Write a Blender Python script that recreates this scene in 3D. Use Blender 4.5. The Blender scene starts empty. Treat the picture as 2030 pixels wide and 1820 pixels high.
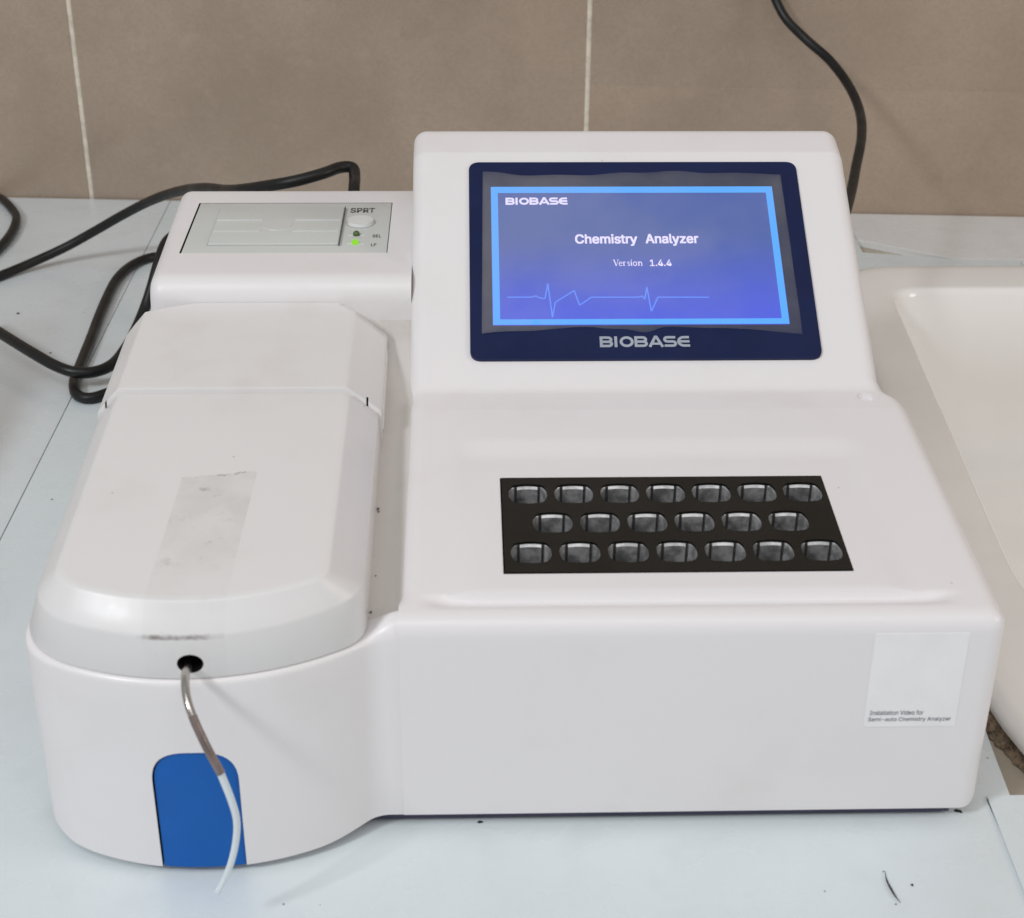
import bpy, bmesh, math, random
from mathutils import Vector, Matrix
random.seed(7)
sc = bpy.context.scene
COL = sc.collection
R = math.radians

# ------------------------------------------------------------------ camera
def cam_axes(p, yaw, roll):
    cp, sp, c, s = math.cos(p), math.sin(p), math.cos(yaw), math.sin(yaw)
    fwd = Vector((s*cp, c*cp, -sp)); right = Vector((c, -s, 0)); up = right.cross(fwd)
    cr, sr = math.cos(roll), math.sin(roll)
    return right*cr + up*sr, up*cr - right*sr, fwd
cd = bpy.data.cameras.new("camera"); cam = bpy.data.objects.new("camera", cd); COL.objects.link(cam)
r_, u_, f_ = cam_axes(R(27.8), R(1.81), R(.464))
M = Matrix((r_, u_, -f_)).transposed().to_4x4(); M.translation = (-.004, -.5445, .471)
cam.matrix_world = M
cd.sensor_width = 36; cd.lens = 36*3150/2030; cd.clip_start = .02; cd.clip_end = 60
cd.dof.use_dof = True; cd.dof.focus_distance = .86; cd.dof.aperture_fstop = 19
sc.camera = cam

# ------------------------------------------------------------------ world, lamps, exposure
w = bpy.data.worlds.new("World"); sc.world = w; w.use_nodes = True
bg = w.node_tree.nodes["Background"]; bg.inputs[0].default_value = (.955, .97, 1, 1); bg.inputs[1].default_value = .315
def area(name, loc, target, sx, sy, power, col):
    l = bpy.data.lights.new(name, 'AREA'); l.shape = 'RECTANGLE'; l.size = sx; l.size_y = sy; l.energy = power; l.color = col
    o = bpy.data.objects.new(name, l); COL.objects.link(o); o.location = loc
    o.rotation_euler = (Vector(target)-Vector(loc)).to_track_quat('-Z', 'Y').to_euler()
    return o
area("window_light", (-1.5, -1.3, 1.75), (0, .1, .1), .36, .36, 21, (.955, .975, 1.0))
area("ceiling_light", (-.15, -1.0, 2.0), (.05, .15, .05), 1.9, .9, 9.5, (1, .985, .96))
area("room_lamp", (2.0, -.55, 1.0), (.05, .1, .1), .7, .7, 8, (1, .87, .76))
sc.view_settings.view_transform = 'Standard'; sc.view_settings.look = 'None'
sc.view_settings.exposure = .20; sc.view_settings.gamma = 1

# ------------------------------------------------------------------ materials
def newmat(name):
    m = bpy.data.materials.new(name); m.use_nodes = True
    nt = m.node_tree; return m, nt, nt.nodes, nt.links, nt.nodes["Principled BSDF"]
def noise(nt, scale, detail=4, rough=.55, vec=None):
    n = nt.nodes.new("ShaderNodeTexNoise"); n.inputs["Scale"].default_value = scale
    n.inputs["Detail"].default_value = detail; n.inputs["Roughness"].default_value = rough
    if vec: nt.links.new(vec, n.inputs["Vector"])
    return n.outputs["Fac"]
def ramp(nt, fac, a, b, lo=.35, hi=.65):
    n = nt.nodes.new("ShaderNodeMapRange"); nt.links.new(fac, n.inputs[0])
    n.inputs[1].default_value = lo; n.inputs[2].default_value = hi; n.inputs[3].default_value = a; n.inputs[4].default_value = b
    n.interpolation_type = 'SMOOTHSTEP'; return n.outputs[0]
def mixc(nt, fac, a, b):
    n = nt.nodes.new("ShaderNodeMix"); n.data_type = 'RGBA'
    for sock, v in ((n.inputs[0], fac), (n.inputs[6], a), (n.inputs[7], b)):
        if hasattr(v, 'links'): nt.links.new(v, sock)
        elif isinstance(v, (tuple, list)): sock.default_value = (*v, 1) if len(v) == 3 else v
        else: sock.default_value = v
    return n.outputs[2]
def math_(nt, op, a, b=None):
    n = nt.nodes.new("ShaderNodeMath"); n.operation = op
    for s, v in ((n.inputs[0], a), (n.inputs[1], b)):
        if v is None: continue
        if hasattr(v, 'links'): nt.links.new(v, s)
        else: s.default_value = v
    return n.outputs[0]
def bump(nt, b, h, strength, dist=.001):
    n = nt.nodes.new("ShaderNodeBump"); n.inputs["Strength"].default_value = strength; n.inputs["Distance"].default_value = dist
    nt.links.new(h, n.inputs["Height"]); nt.links.new(n.outputs[0], b.inputs["Normal"])
def objco(nt): return nt.nodes.new("ShaderNodeTexCoord").outputs["Object"]
def simple(name, col, rough=.5, metal=0, var=.06, scale=40, bmp=.0, spec=.5, world=False):
    m, nt, N, L, b = newmat(name); v = N.new('ShaderNodeNewGeometry').outputs['Position'] if world else objco(nt)
    f = noise(nt, scale, 4, .6, v)
    L.new(mixc(nt, ramp(nt, f, 0, 1), tuple(c*(1-var) for c in col), tuple(min(1, c*(1+var)) for c in col)), b.inputs["Base Color"])
    L.new(ramp(nt, noise(nt, scale*.7, 3, .5, v), max(.02, rough-.06), rough+.06), b.inputs["Roughness"])
    b.inputs["Metallic"].default_value = metal; b.inputs["Specular IOR Level"].default_value = spec
    if bmp: bump(nt, b, noise(nt, scale*20, 2, .5, v), bmp, .0004)
    return m
def plastic(name, col, dirt_col, dirt=.35, rough=.3, specks=True):
    m, nt, N, L, b = newmat(name); v = objco(nt)
    big = ramp(nt, noise(nt, 14, 5, .62, v), 0, dirt, .5, .78)
    c = mixc(nt, big, col, dirt_col)
    if specks:
        vo = N.new("ShaderNodeTexVoronoi"); vo.inputs["Scale"].default_value = 42; L.new(v, vo.inputs["Vector"])
        sp = math_(nt, 'LESS_THAN', vo.outputs["Distance"], .028)
        keep = math_(nt, 'GREATER_THAN', noise(nt, 21, 2, .5, v), .57)
        c = mixc(nt, math_(nt, 'MULTIPLY', math_(nt, 'MULTIPLY', sp, keep), .32), c, (.20, .18, .16))
    L.new(c, b.inputs["Base Color"])
    L.new(ramp(nt, noise(nt, 26, 4, .6, v), rough-.05, rough+.10), b.inputs["Roughness"])
    bump(nt, b, noise(nt, 900, 2, .5, v), .05, .0003)
    return m, nt, b, c, v
WHITE = plastic("white_abs", (.82, .798, .808), (.66, .63, .59), .22, .34)[0]
OFFW = plastic("aged_white_abs", (.765, .75, .745), (.60, .56, .53), .35, .33)[0]
GUT = plastic("dusty_warmlit_abs", (.66, .63, .60), (.42, .37, .32), .6, .5)[0]  # gutter plastic: warm bounce light put into the base colour, dust mottling on top
# lid plastic carries the old tape residue as a stain with its own outline
LIDM, nt, b, c0, v = plastic("lid_abs", (.765, .755, .755), (.62, .59, .57), .25, .33)
sep = nt.nodes.new("ShaderNodeSeparateXYZ"); nt.links.new(v, sep.inputs[0]); X, Y, Z = sep.outputs
wob = math_(nt, 'MULTIPLY', math_(nt, 'SUBTRACT', noise(nt, 160, 4, .7, v), .5), .006)
xs = math_(nt, 'ADD', X, math_(nt, 'MULTIPLY', Y, -.03))
ina = math_(nt, 'MULTIPLY', math_(nt, 'GREATER_THAN', xs, -.1305), math_(nt, 'LESS_THAN', xs, -.0985))
yt = math_(nt, 'ADD', math_(nt, 'ADD', Y, wob), math_(nt, 'MULTIPLY', math_(nt, 'ADD', X, .115), -.14))
tape = math_(nt, 'MULTIPLY', ina, math_(nt, 'LESS_THAN', yt, .070))
edge = math_(nt, 'MULTIPLY', math_(nt, 'MULTIPLY', ina, math_(nt, 'LESS_THAN', math_(nt, 'ABSOLUTE', math_(nt, 'SUBTRACT', yt, .0702)), .0007)), ramp(nt, noise(nt, 120, 3, .6, v), 0, 1, .42, .6))
smz = math_(nt, 'MULTIPLY', math_(nt, 'MULTIPLY', math_(nt, 'GREATER_THAN', X, -.1335), math_(nt, 'LESS_THAN', X, -.0995)),
            math_(nt, 'MULTIPLY', ramp(nt, math_(nt, 'ABSOLUTE', math_(nt, 'SUBTRACT', math_(nt, 'ADD', Z, math_(nt, 'MULTIPLY', wob, .25)), .1200)), 1, 0, .0002, .0016), math_(nt, 'LESS_THAN', Y, -.015)))
smz = math_(nt, 'MULTIPLY', smz, ramp(nt, noise(nt, 110, 3, .6, v), .12, 1, .36, .66))
fade = ramp(nt, Y, .25, 1, -.03, .05)
spots = math_(nt, 'MULTIPLY', math_(nt, 'MULTIPLY', tape, fade), ramp(nt, noise(nt, 95, 4, .7, v), 0, .55, .58, .74))
cc = mixc(nt, math_(nt, 'MULTIPLY', math_(nt, 'MULTIPLY', tape, fade), ramp(nt, noise(nt, 45, 5, .65, v), .16, .42)), c0, (.52, .505, .485))
cc = mixc(nt, spots, cc, (.30, .28, .27))
cc = mixc(nt, math_(nt, 'MULTIPLY', edge, .75), cc, (.16, .15, .14))
cc = mixc(nt, math_(nt, 'MULTIPLY', smz, .85), cc, (.20, .17, .16))
nt.links.new(cc, b.inputs["Base Color"])
BLACKCAV = simple("dark_cavity", (.012, .011, .014), .6)
CABLE = simple("black_rubber", (.010, .010, .010), .42, 0, .25, 60, .05, .35)
NAVY = simple("navy_acrylic", (.010, .017, .066), .34, 0, .08, 30, 0, .2)
LOGO = simple("logo_grey_print", (.36, .40, .47), .5)
BLUE = simple("blue_panel_plastic", (.006, .115, .45), .42, 0, .03, 50, .05, .25)
BPLATE = simple("black_gloss_plate", (.009, .009, .008), .22, 0, .2, 30, 0, .3)
WELLM = simple("well_grey_metal", (.42, .42, .425), .33, .55, .40, 160, world=True)
WELLR = simple("well_bright_lip", (.78, .78, .78), .25, .3, .28, 140, world=True)
PRN = plastic("printer_grey", (.62, .64, .62), (.54, .55, .53), .35, .38, False)[0]
PRB = simple("printer_button", (.76, .77, .755), .35)
PRD = simple("printer_shadow_gap", (.44, .45, .44), .5)
INK = simple("grey_ink", (.10, .10, .105), .6)
WELLD = simple("well_groove_dark", (.07, .07, .075), .5, 0, .25, 220)
STEEL = simple("needle_steel", (.55, .52, .48), .2, 1, .1, 80)
SLEEVE = simple("brown_sleeve", (.23, .18, .165), .35, .5, .15, 150)
BASEP = simple("base_plate_steel", (.07, .065, .12), .45, .2)
STICK = simple("sticker_paper", (.87, .87, .88), .35, 0, .02)
INKB = simple("navy_ink", (.05, .05, .08), .6)
# translucent tubing
TUBE, nt, N, L, b = newmat("clear_tubing")
b.inputs["Base Color"].default_value = (.85, .92, .95, 1); b.inputs["Roughness"].default_value = .25
b.inputs["Transmission Weight"].default_value = .25; b.inputs["IOR"].default_value = 1.3
# protective film
FILM, nt, N, L, b = newmat("protective_film"); v = objco(nt)
b.inputs["Base Color"].default_value = (.62, .61, .62, 1); b.inputs["Roughness"].default_value = .5; b.inputs["Specular IOR Level"].default_value = .25
tr = N.new("ShaderNodeBsdfTransparent"); mx = N.new("ShaderNodeMixShader")
L.new(ramp(nt, noise(nt, 9, 5, .6, v), .05, .125), mx.inputs[0])
L.new(tr.outputs[0], mx.inputs[1]); L.new(b.outputs[0], mx.inputs[2]); L.new(mx.outputs[0], N["Material Output"].inputs[0])
bump(nt, b, noise(nt, 60, 4, .6, v), .25, .0006)
def emis(name, col, st=1.0, tex=None):
    m, nt, N, L, b = newmat(name)
    b.inputs["Base Color"].default_value = (.01, .01, .015, 1); b.inputs["Roughness"].default_value = .4; b.inputs["Specular IOR Level"].default_value = .2
    b.inputs["Emission Strength"].default_value = st
    b.inputs["Emission Color"].default_value = (*col, 1)
    return m, nt, b
SCRB = emis("screen_border_light", (.06, .36, .95), 1)[0]
SCRT = emis("screen_text_light", (.80, .74, 1.05), 1)[0]
SCRL = emis("screen_trace_light", (.09, .24, .95), 1)[0]
SCRN, nt, b = emis("screen_image", (.1, .1, .4), 1); v = objco(nt)
sep = nt.nodes.new("ShaderNodeSeparateXYZ"); nt.links.new(v, sep.inputs[0])
g = ramp(nt, math_(nt, 'ADD', sep.outputs[1], math_(nt, 'MULTIPLY', noise(nt, 14, 4, .6, v), .02)), 0, 1, .005, .075)
nt.links.new(mixc(nt, g, (.040, .078, .68), (.038, .085, .33)), b.inputs["Emission Color"])
LEDON = emis("led_green_lit", (.30, .75, .03), .8)[0]
LEDOFF = simple("led_green_dark", (.075, .12, .035), .25)
# worktop laminate
def laminate(name, col, dirt, soft_shade=False):
    m, nt, N, L, b = newmat(name); v = objco(nt)
    f = ramp(nt, noise(nt, 7, 4, .5, v), 0, dirt, .40, .78)
    c = mixc(nt, f, col, (.56, .58, .60))
    st = math_(nt, 'MULTIPLY', ramp(nt, noise(nt, 33, 3, .55, v), 0, 1, .5, .8), .10)
    c = mixc(nt, st, c, (.34, .33, .32))
    vo = N.new("ShaderNodeTexVoronoi"); vo.inputs["Scale"].default_value = 24; L.new(v, vo.inputs["Vector"])
    sp = math_(nt, 'MULTIPLY', math_(nt, 'LESS_THAN', vo.outputs["Distance"], .03), math_(nt, 'GREATER_THAN', noise(nt, 17, 2, .5, v), .56))
    c = mixc(nt, math_(nt, 'MULTIPLY', sp, .5), c, (.15, .14, .13))
    if soft_shade:       # soft shade from the left painted into the board's colour, deepest near left
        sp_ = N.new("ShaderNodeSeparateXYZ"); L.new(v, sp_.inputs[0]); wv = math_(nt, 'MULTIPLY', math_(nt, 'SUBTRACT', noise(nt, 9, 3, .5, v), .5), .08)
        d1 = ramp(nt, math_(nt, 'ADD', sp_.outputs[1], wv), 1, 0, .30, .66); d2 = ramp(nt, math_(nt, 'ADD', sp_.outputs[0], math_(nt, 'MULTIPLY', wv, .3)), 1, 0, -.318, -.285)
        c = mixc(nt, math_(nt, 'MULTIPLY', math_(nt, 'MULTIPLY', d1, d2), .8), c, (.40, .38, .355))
    L.new(c, b.inputs["Base Color"])
    L.new(ramp(nt, noise(nt, 18, 4, .6, v), .20, .34), b.inputs["Roughness"])
    bump(nt, b, noise(nt, 12, 3, .5, v), .06, .004)
    return m
LAM = laminate("white_laminate", (.715, .785, .81), .30)
LAMG = laminate("shaded_laminate", (.715, .765, .79), .35, True)
LAMB = laminate("warm_white_laminate", (.77, .775, .77), .35)
EDGE = simple("laminate_edge_dark", (.16, .14, .13), .7)
BEIGE = simple("beige_stone_top", (.47, .41, .33), .45, 0, .10, 30, .1)
CERAM = simple("white_ceramic", (.90, .885, .86), .07, 0, .03, 6)
# brown crumbly sealant
MUD, nt, N, L, b = newmat("crumbly_brown_sealant"); v = objco(nt)
n1 = noise(nt, 260, 5, .7, v)
L.new(mixc(nt, ramp(nt, n1, 0, 1, .3, .7), (.08, .055, .035), (.36, .27, .18)), b.inputs["Base Color"]); b.inputs["Roughness"].default_value = .75
bump(nt, b, n1, .9, .003)
# wall tile and grout
def tilemat(name, col):
    m, nt, N, L, b = newmat(name); v = objco(nt)
    cl = noise(nt, 6, 6, .62, v); gr = noise(nt, 330, 3, .7, v); mid = noise(nt, 45, 4, .65, v)
    c = mixc(nt, ramp(nt, cl, 0, 1, .3, .7), tuple(x*.90 for x in col), tuple(x*1.12 for x in col))
    c = mixc(nt, ramp(nt, gr, 0, .30, .3, .75), c, tuple(x*.66 for x in col))
    c = mixc(nt, ramp(nt, mid, 0, .30, .55, .75), c, tuple(x*1.25 for x in col))
    vo = N.new("ShaderNodeTexVoronoi"); vo.inputs["Scale"].default_value = 13; L.new(v, vo.inputs["Vector"])
    sp = math_(nt, 'MULTIPLY', math_(nt, 'LESS_THAN', vo.outputs["Distance"], .028), math_(nt, 'GREATER_THAN', noise(nt, 9, 2, .5, v), .54))
    c = mixc(nt, math_(nt, 'MULTIPLY', sp, .7), c, (.62, .58, .52))
    L.new(c, b.inputs["Base Color"])
    L.new(ramp(nt, noise(nt, 30, 4, .6, v), .20, .36), b.inputs["Roughness"])
    bump(nt, b, gr, .10, .0006)
    return m
TILE = [tilemat("brown_tile_%s" % n, c) for n, c in (("a", (.392, .308, .238)), ("b", (.402, .318, .246)), ("c", (.380, .298, .229)))]
GROUT = simple("cream_grout", (.74, .67, .57), .8, 0, .12, 120, .3)
DIRT = simple("dark_specks", (.02, .018, .02), .7)

# ------------------------------------------------------------------ helpers
def link(name, me, parent=None, mats=()):
    o = bpy.data.objects.new(name, me); COL.objects.link(o)
    for m in (mats if isinstance(mats, (list, tuple)) else [mats]): me.materials.append(m)
    if parent: o.parent = parent
    return o
def tag(o, label=None, cat=None, group=None, kind=None):
    for k, v in (("label", label), ("category", cat), ("group", group), ("kind", kind)):
        if v: o[k] = v
    return o
def mesh(name, verts, faces, parent=None, mats=(), smooth=False, mi=None, sharp=None):
    me = bpy.data.meshes.new(name); me.from_pydata([tuple(v) for v in verts], [], faces); me.validate()
    if smooth: me.polygons.foreach_set("use_smooth", [True]*len(me.polygons))
    o = link(name, me, parent, mats)
    if mi: me.polygons.foreach_set("material_index", mi)
    bm = bmesh.new(); bm.from_mesh(me); bmesh.ops.recalc_face_normals(bm, faces=bm.faces); bm.to_mesh(me); bm.free()
    if smooth and sharp: me.set_sharp_from_angle(angle=R(sharp))
    return o
def box(name, lo, hi, parent=None, mats=(), bev=0, M=None):
    bm = bmesh.new(); bmesh.ops.create_cube(bm, size=1)
    for v in bm.verts: v.co = Vector([(lo[i]+hi[i])/2 + v.co[i]*(hi[i]-lo[i]) for i in range(3)])
    if bev: bmesh.ops.bevel(bm, geom=bm.edges[:], offset=bev, segments=3, affect='EDGES', profile=.5)
    if M: bm.transform(M)
    me = bpy.data.meshes.new(name); bm.to_mesh(me); bm.free()
    if bev:
        me.polygons.foreach_set("use_smooth", [True]*len(me.polygons)); me.set_sharp_from_angle(angle=R(35))
    return link(name, me, parent, mats)
def slab(name, poly, z0, z1, parent=None, mats=(), bev=.0):
    n = len(poly)
    bm = bmesh.new(); vs = [bm.verts.new((x, y, z0)) for x, y in poly]; f = bm.faces.new(vs)
    r = bmesh.ops.extrude_face_region(bm, geom=[f])
    for g in r['geom']:
        if isinstance(g, bmesh.types.BMVert): g.co.z = z1
    bmesh.ops.recalc_face_normals(bm, faces=bm.faces)
    if bev: bmesh.ops.bevel(bm, geom=[e for e in bm.edges if all(abs(v.co.z-z1) < 1e-6 for v in e.verts)], offset=bev, segments=2, affect='EDGES', profile=.5)
    bmesh.ops.triangulate(bm, faces=[f for f in bm.faces if len(f.verts) > 4])
    me = bpy.data.meshes.new(name); bm.to_mesh(me); bm.free()
    return link(name, me, parent, mats)
def catmull(P, n=8):
    P = [Vector(p) for p in P]; Q = [2*P[0]-P[1]] + P + [2*P[-1]-P[-2]]; out = []
    for i in range(1, len(Q)-2):
        a, b, c, d = Q[i-1:i+3]
        for k in range(n):
            t = k/n
            out.append(.5*((2*b) + (c-a)*t + (2*a-5*b+4*c-d)*t*t + (3*b-a-3*c+d)*t**3))
    return out + [P[-1]]
def tube(name, P, r, parent=None, mats=(), n=8, seg=12, radii=None, mi=None):
    C = catmull(P, n) if n > 1 else [Vector(p) for p in P]
    V, F = [], []; T0 = (C[1]-C[0]).normalized(); nrm = T0.orthogonal().normalized()
    for i, p in enumerate(C):
        t = (C[min(i+1, len(C)-1)]-C[max(i-1, 0)]).normalized()
        nrm = (nrm - t*nrm.dot(t)).normalized(); bn = t.cross(nrm)
        rr = radii(i/(len(C)-1)) if radii else r
        for k in range(seg):
            a = 2*math.pi*k/seg; V.append(p + (nrm*math.cos(a)+bn*math.sin(a))*rr)
    for i in range(len(C)-1):
        for k in range(seg):
            k2 = (k+1) % seg; F.append((i*seg+k, i*seg+k2, (i+1)*seg+k2, (i+1)*seg+k))
    F.append(tuple(range(seg))); F.append(tuple(range((len(C)-1)*seg, len(C)*seg)))
    return mesh(name, V, F, parent, mats, True, None, 50)
def fillet2(P, seg=6):
    """closed 2-D polygon of (a, b, radius) -> rounded polyline"""
    out = []; n = len(P)
    for i in range(n):
        p0, p1, p2 = (Vector(P[j % n][:2]) for j in (i-1, i, i+1)); r = P[i][2]
        d0, d2 = (p0-p1).normalized(), (p2-p1).normalized(); ang = d0.angle(d2)
        if r <= 0 or ang > 3.12: out.append(p1); continue
        t = min(r/math.tan(ang/2), .48*(p0-p1).length, .48*(p2-p1).length); a, b = p1+d0*t, p1+d2*t
        for k in range(seg+1):
            s = k/seg; out.append(a*(1-s)**2 + p1*2*s*(1-s) + b*s*s)
    return out
def apply_bool(o, cutters, dark=None):
    for c in cutters:
        md = o.modifiers.new("cut", 'BOOLEAN'); md.operation = 'DIFFERENCE'; md.solver = 'EXACT'; md.object = c
        md.material_mode = 'TRANSFER'
    dg = bpy.context.evaluated_depsgraph_get(); dg.update()
    me = bpy.data.meshes.new_from_object(o.evaluated_get(dg), depsgraph=dg)
    o.modifiers.clear(); old = o.data; o.data = me; bpy.data.meshes.remove(old)
    for c in cutters:
        m_ = c.data; bpy.data.objects.remove(c); bpy.data.meshes.remove(m_)
    return o
def strokes(S, t, closed=False):
    """thick 2-D strokes -> verts, faces; each stroke is a list of points, mitred"""
    V, F = [], []
    for st in S:
        pts, tt = (st[0], st[1]) if isinstance(st[1], (int, float)) else (st, t)
        P = [Vector(p) for p in pts]; b0 = len(V); cl = (P[0]-P[-1]).length < 1e-6 and len(P) > 2
        if cl: P = P[:-1]
        n = len(P)
        for i, p in enumerate(P):
            a = P[i-1] if (i > 0 or cl) else None; c = P[(i+1) % n] if (i < n-1 or cl) else None
            d1 = (p-a).normalized() if a is not None else None; d2 = (c-p).normalized() if c is not None else None
            if d1 is None: d1 = d2
            if d2 is None: d2 = d1
            n1, n2 = Vector((-d1.y, d1.x)), Vector((-d2.y, d2.x)); m = (n1+n2)
            m = m.normalized() if m.length > 1e-6 else n1
            k = min(1.6, 1/max(.2, m.dot(n1)))
            V += [(*(p+m*(tt/2*k)), len(F)*1e-6), (*(p-m*(tt/2*k)), len(F)*1e-6)]
        for i in range(n if cl else n-1):
            j = (i+1) % n; F.append((b0+2*i, b0+2*i+1, b0+2*j+1, b0+2*j))
    return V, F
def arc(cx, cy, rx, ry, a0, a1, n=14):
    return [(cx+rx*math.cos(R(a0+(a1-a0)*k/n)), cy+ry*math.sin(R(a0+(a1-a0)*k/n))) for k in range(n+1)]
def place2d(name, V, F, frame, x0, y0, x1, y1, parent, mat, lift=.0):
    """fit 2-D verts into the rectangle x0..x1, y0..y1 of a plane frame (origin, ex, ey, ez)"""
    xs = [v[0] for v in V]; ys = [v[1] for v in V]; ax, bx, ay, by = min(xs), max(xs), min(ys), max(ys)
    o, ex, ey, ez = frame
    V = [(v[0], v[1], v[2] if len(v) > 2 else 0) for v in V]
    W = [o + ex*(x0+(v[0]-ax)/(bx-ax)*(x1-x0)) + ey*(y0+(v[1]-ay)/(by-ay)*(y1-y0)) + ez*(lift+v[2]) for v in V]
    return mesh(name, W, F, parent, mat)
try: FONT = bpy.data.fonts.load(bpy.utils.system_resource('DATAFILES', path='fonts')+"/Inter.woff2")
except Exception: FONT = None
def text2d(body, bold=.0):
    cu = bpy.data.curves.new("t", 'FONT'); cu.body = body; cu.resolution_u = 4
    if FONT: cu.font = FONT
    o = bpy.data.objects.new("t", cu); COL.objects.link(o)
    dg = bpy.context.evaluated_depsgraph_get(); dg.update()
    me = bpy.data.meshes.new_from_object(o.evaluated_get(dg), depsgraph=dg)
    V0 = [v.co.to_2d() for v in me.vertices]; F0 = [tuple(p.vertices) for p in me.polygons]; V, F = [], []
    for k, (dx, dy) in enumerate(((0, 0), (bold, 0), (bold, bold*.7), (0, bold*.7)) if bold else ((0, 0),)):
        F += [tuple(i+len(V) for i in f) for f in F0]; V += [(v.x+dx, v.y+dy, k*2e-5) for v in V0]
    bpy.data.objects.remove(o); bpy.data.curves.remove(cu); bpy.data.meshes.remove(me)
    return V, F
def biobase(t=.215):
    """wide lettering drawn as strokes, cap height 1"""
    h = t/2; S = []; a, b = h, 1-h
    def B(x):
        S.append([(x+h, 0), (x+h, 1)])
        S.append([(x+h, b), (x+.62, b)] + arc(x+.66, (b+.5)/2, .23, (b-.5)/2, 90, -90, 8)[1:] + [(x+h, .5)])
        S.append([(x+h, .5), (x+.64, .5)] + arc(x+.68, (a+.5)/2, .25, (.5-a)/2, 90, -90, 8)[1:] + [(x+h, a)])
    B(0); S.append([(1.26, 0), (1.26, 1)])
    S.append(arc(2.11, .5, .44, .5-h, 0, 360, 32)); B(2.72)
    S.append([(3.90, 0), (4.37, 1-h*.6), (4.45, 1-h*.6), (4.92, 0)]); S.append(([(4.14, .30), (4.68, .30)], t*.9))
    x = 4.98
    S.append([(x+.97, b), (x+.32, b)] + arc(x+.31, (b+.5)/2, .20, (b-.5)/2, 90, 270, 8)[1:] + [(x+.72, .5)] + arc(x+.74, (a+.5)/2, .22, (.5-a)/2, 90, -90, 8)[1:] + [(x+.08, a)])
    x = 6.10
    S.append([(x+.92, b), (x+.50, b)] + arc(x+.50, .5, .42, .5-h, 90, 270, 14)[1:] + [(x+.96, a)]); S.append([(x+.10, .5), (x+.94, .5)])
    return strokes(S, t)

# ------------------------------------------------------------------ setting: wall, worktop
WY = lambda x: .8437 - .0655*x
yawW = -math.atan(.0655)
WM = Matrix.Translation((0, .8437, 0)) @ Matrix.Rotation(yawW, 4, 'Z')
wall = box("wall", (-1.9, .0012, -.12), (1.9, .16, 1.6), None, GROUT, 0, WM); tag(wall, kind="structure")
def tile(x0, x1, z0, z1, k, bev=.0005):
    o = box("tile", (x0, .0, z0), (x1, .0060, z1), wall, TILE[k % 3], bev, WM @ Matrix.Translation((0, 0, 0)))
    return o
U = lambda x: x*math.sqrt(1+.0655**2)
g = .0043
edges = [U(-.3472)+.4512*k for k in range(-3, 5)]
zr = [(-.1, .6), (.6028, 1.2)]
k = 0
for i in range(len(edges)-1):
    x0, x1 = edges[i]+g/2, edges[i+1]-g/2
    for z0, z1 in (((-.1, .11215), (.1124, .6), (.6028, 1.2)) if i == 4 else ((-.1, .6), (.6028, 1.2))):
        tile(x0, x1, z0, z1, k, .00012 if i == 4 and z1 < .7 else .0005); k += 1
box("grout_line", (edges[4]+g/2, .0002, .1121), (edges[5]-g/2, .0057, .1125), wall, simple("tan_grout", (.50, .42, .34), .7), 0, WM)
worktop = slab("worktop", [(-1.9, -.7), (1.9, -.7), (1.9, WY(1.9)-.001), (-1.9, WY(-1.9)-.001)], -.045, -.006, None, BEIGE); tag(worktop, kind="structure")
apply_bool(worktop, [slab("c", [(.2405+.075*y+x, y) for x, y in ((.03, .075), (.53, .075), (.53, .62), (.02, .62))], -.1, .05, None, BEIGE)])
def board(poly, m, z1=0.0, z0=-.0058): return slab("laminate_board", poly, z0, z1, worktop, [m], .0003)
board([(-.2738, -.7), (.2285, -.7), (.2303, .0150), (.2418, .0164), (.2432, .0424), (.2449, .0685), (.2462, .10), (.252, .2), (.2965, .64), (.45, .645), (.46, .6990), (.405, .7030), (.3319, .7199), (.3336, .7509), (.3336, WY(.3336)-.002), (-.2738, WY(-.2738)-.002)], LAM)
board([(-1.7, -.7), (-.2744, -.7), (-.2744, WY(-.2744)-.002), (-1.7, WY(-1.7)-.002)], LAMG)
board([(.3342, .7509), (.405, .7040), (.6, .695), (1.5, .69), (1.5, WY(1.5)-.002), (.3342, WY(.3342)-.002)], LAMB)
board([(.2306, .0161), (.2284, -.0453), (.205, -.7), (1.5, -.7), (1.5, .0161)], LAM, .0012, .0004)
sp = []
def fleck(x, y, r, e=1.0, a=0.0):
    n = 7; b0 = len(FV); h = r*.6
    for k in range(n):
        q = 2*math.pi*k/n; rr = r*random.uniform(.7, 1.2); dx, dy = rr*math.cos(q)*e, rr*math.sin(q)
        FV.append((x+dx*math.cos(a)-dy*math.sin(a), y+dx*math.sin(a)+dy*math.cos(a), .0002))
    FV.append((x, y, .0002+h)); FF.extend([(b0+k, b0+(k+1) % n, b0+n) for k in range(n)])
FV, FF = [], []
for x, y, r, e in ((.0006, .0035, .0011, 1.5), (.2147, .0070, .0012, 1.8), (.2160, .0060, .0007, 1.2), (.1824, -.0398, .0008, 1), (-.3467, .5918, .0016, 1), (-.3053, .5175, .0010, 1), (-.255, .30, .0006, 1), (.1722, -.0315, .0004, 1)): fleck(x, y, r, e)
for k in range(9): fleck(random.uniform(-.25, .22), random.uniform(-.09, -.04), random.uniform(.0002, .0005))
tag(mesh("dirt_flecks", FV, FF, None, DIRT), "small dark specks of dirt scattered on the white worktop", "dirt", kind="stuff")
tag(tube("hair", [(.1728, -.0315, .0006), (.1722, -.037, .0006), (.1727, -.0425, .0008), (.1735, -.047, .0008), (.1748, -.0505, .0006)], .0004, None, DIRT, 6, 6, lambda t: .0001+.00034*math.sin(math.pi*t)**1.5), "short curved dark hair lying on the white worktop in front of the machine", "hair")

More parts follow.
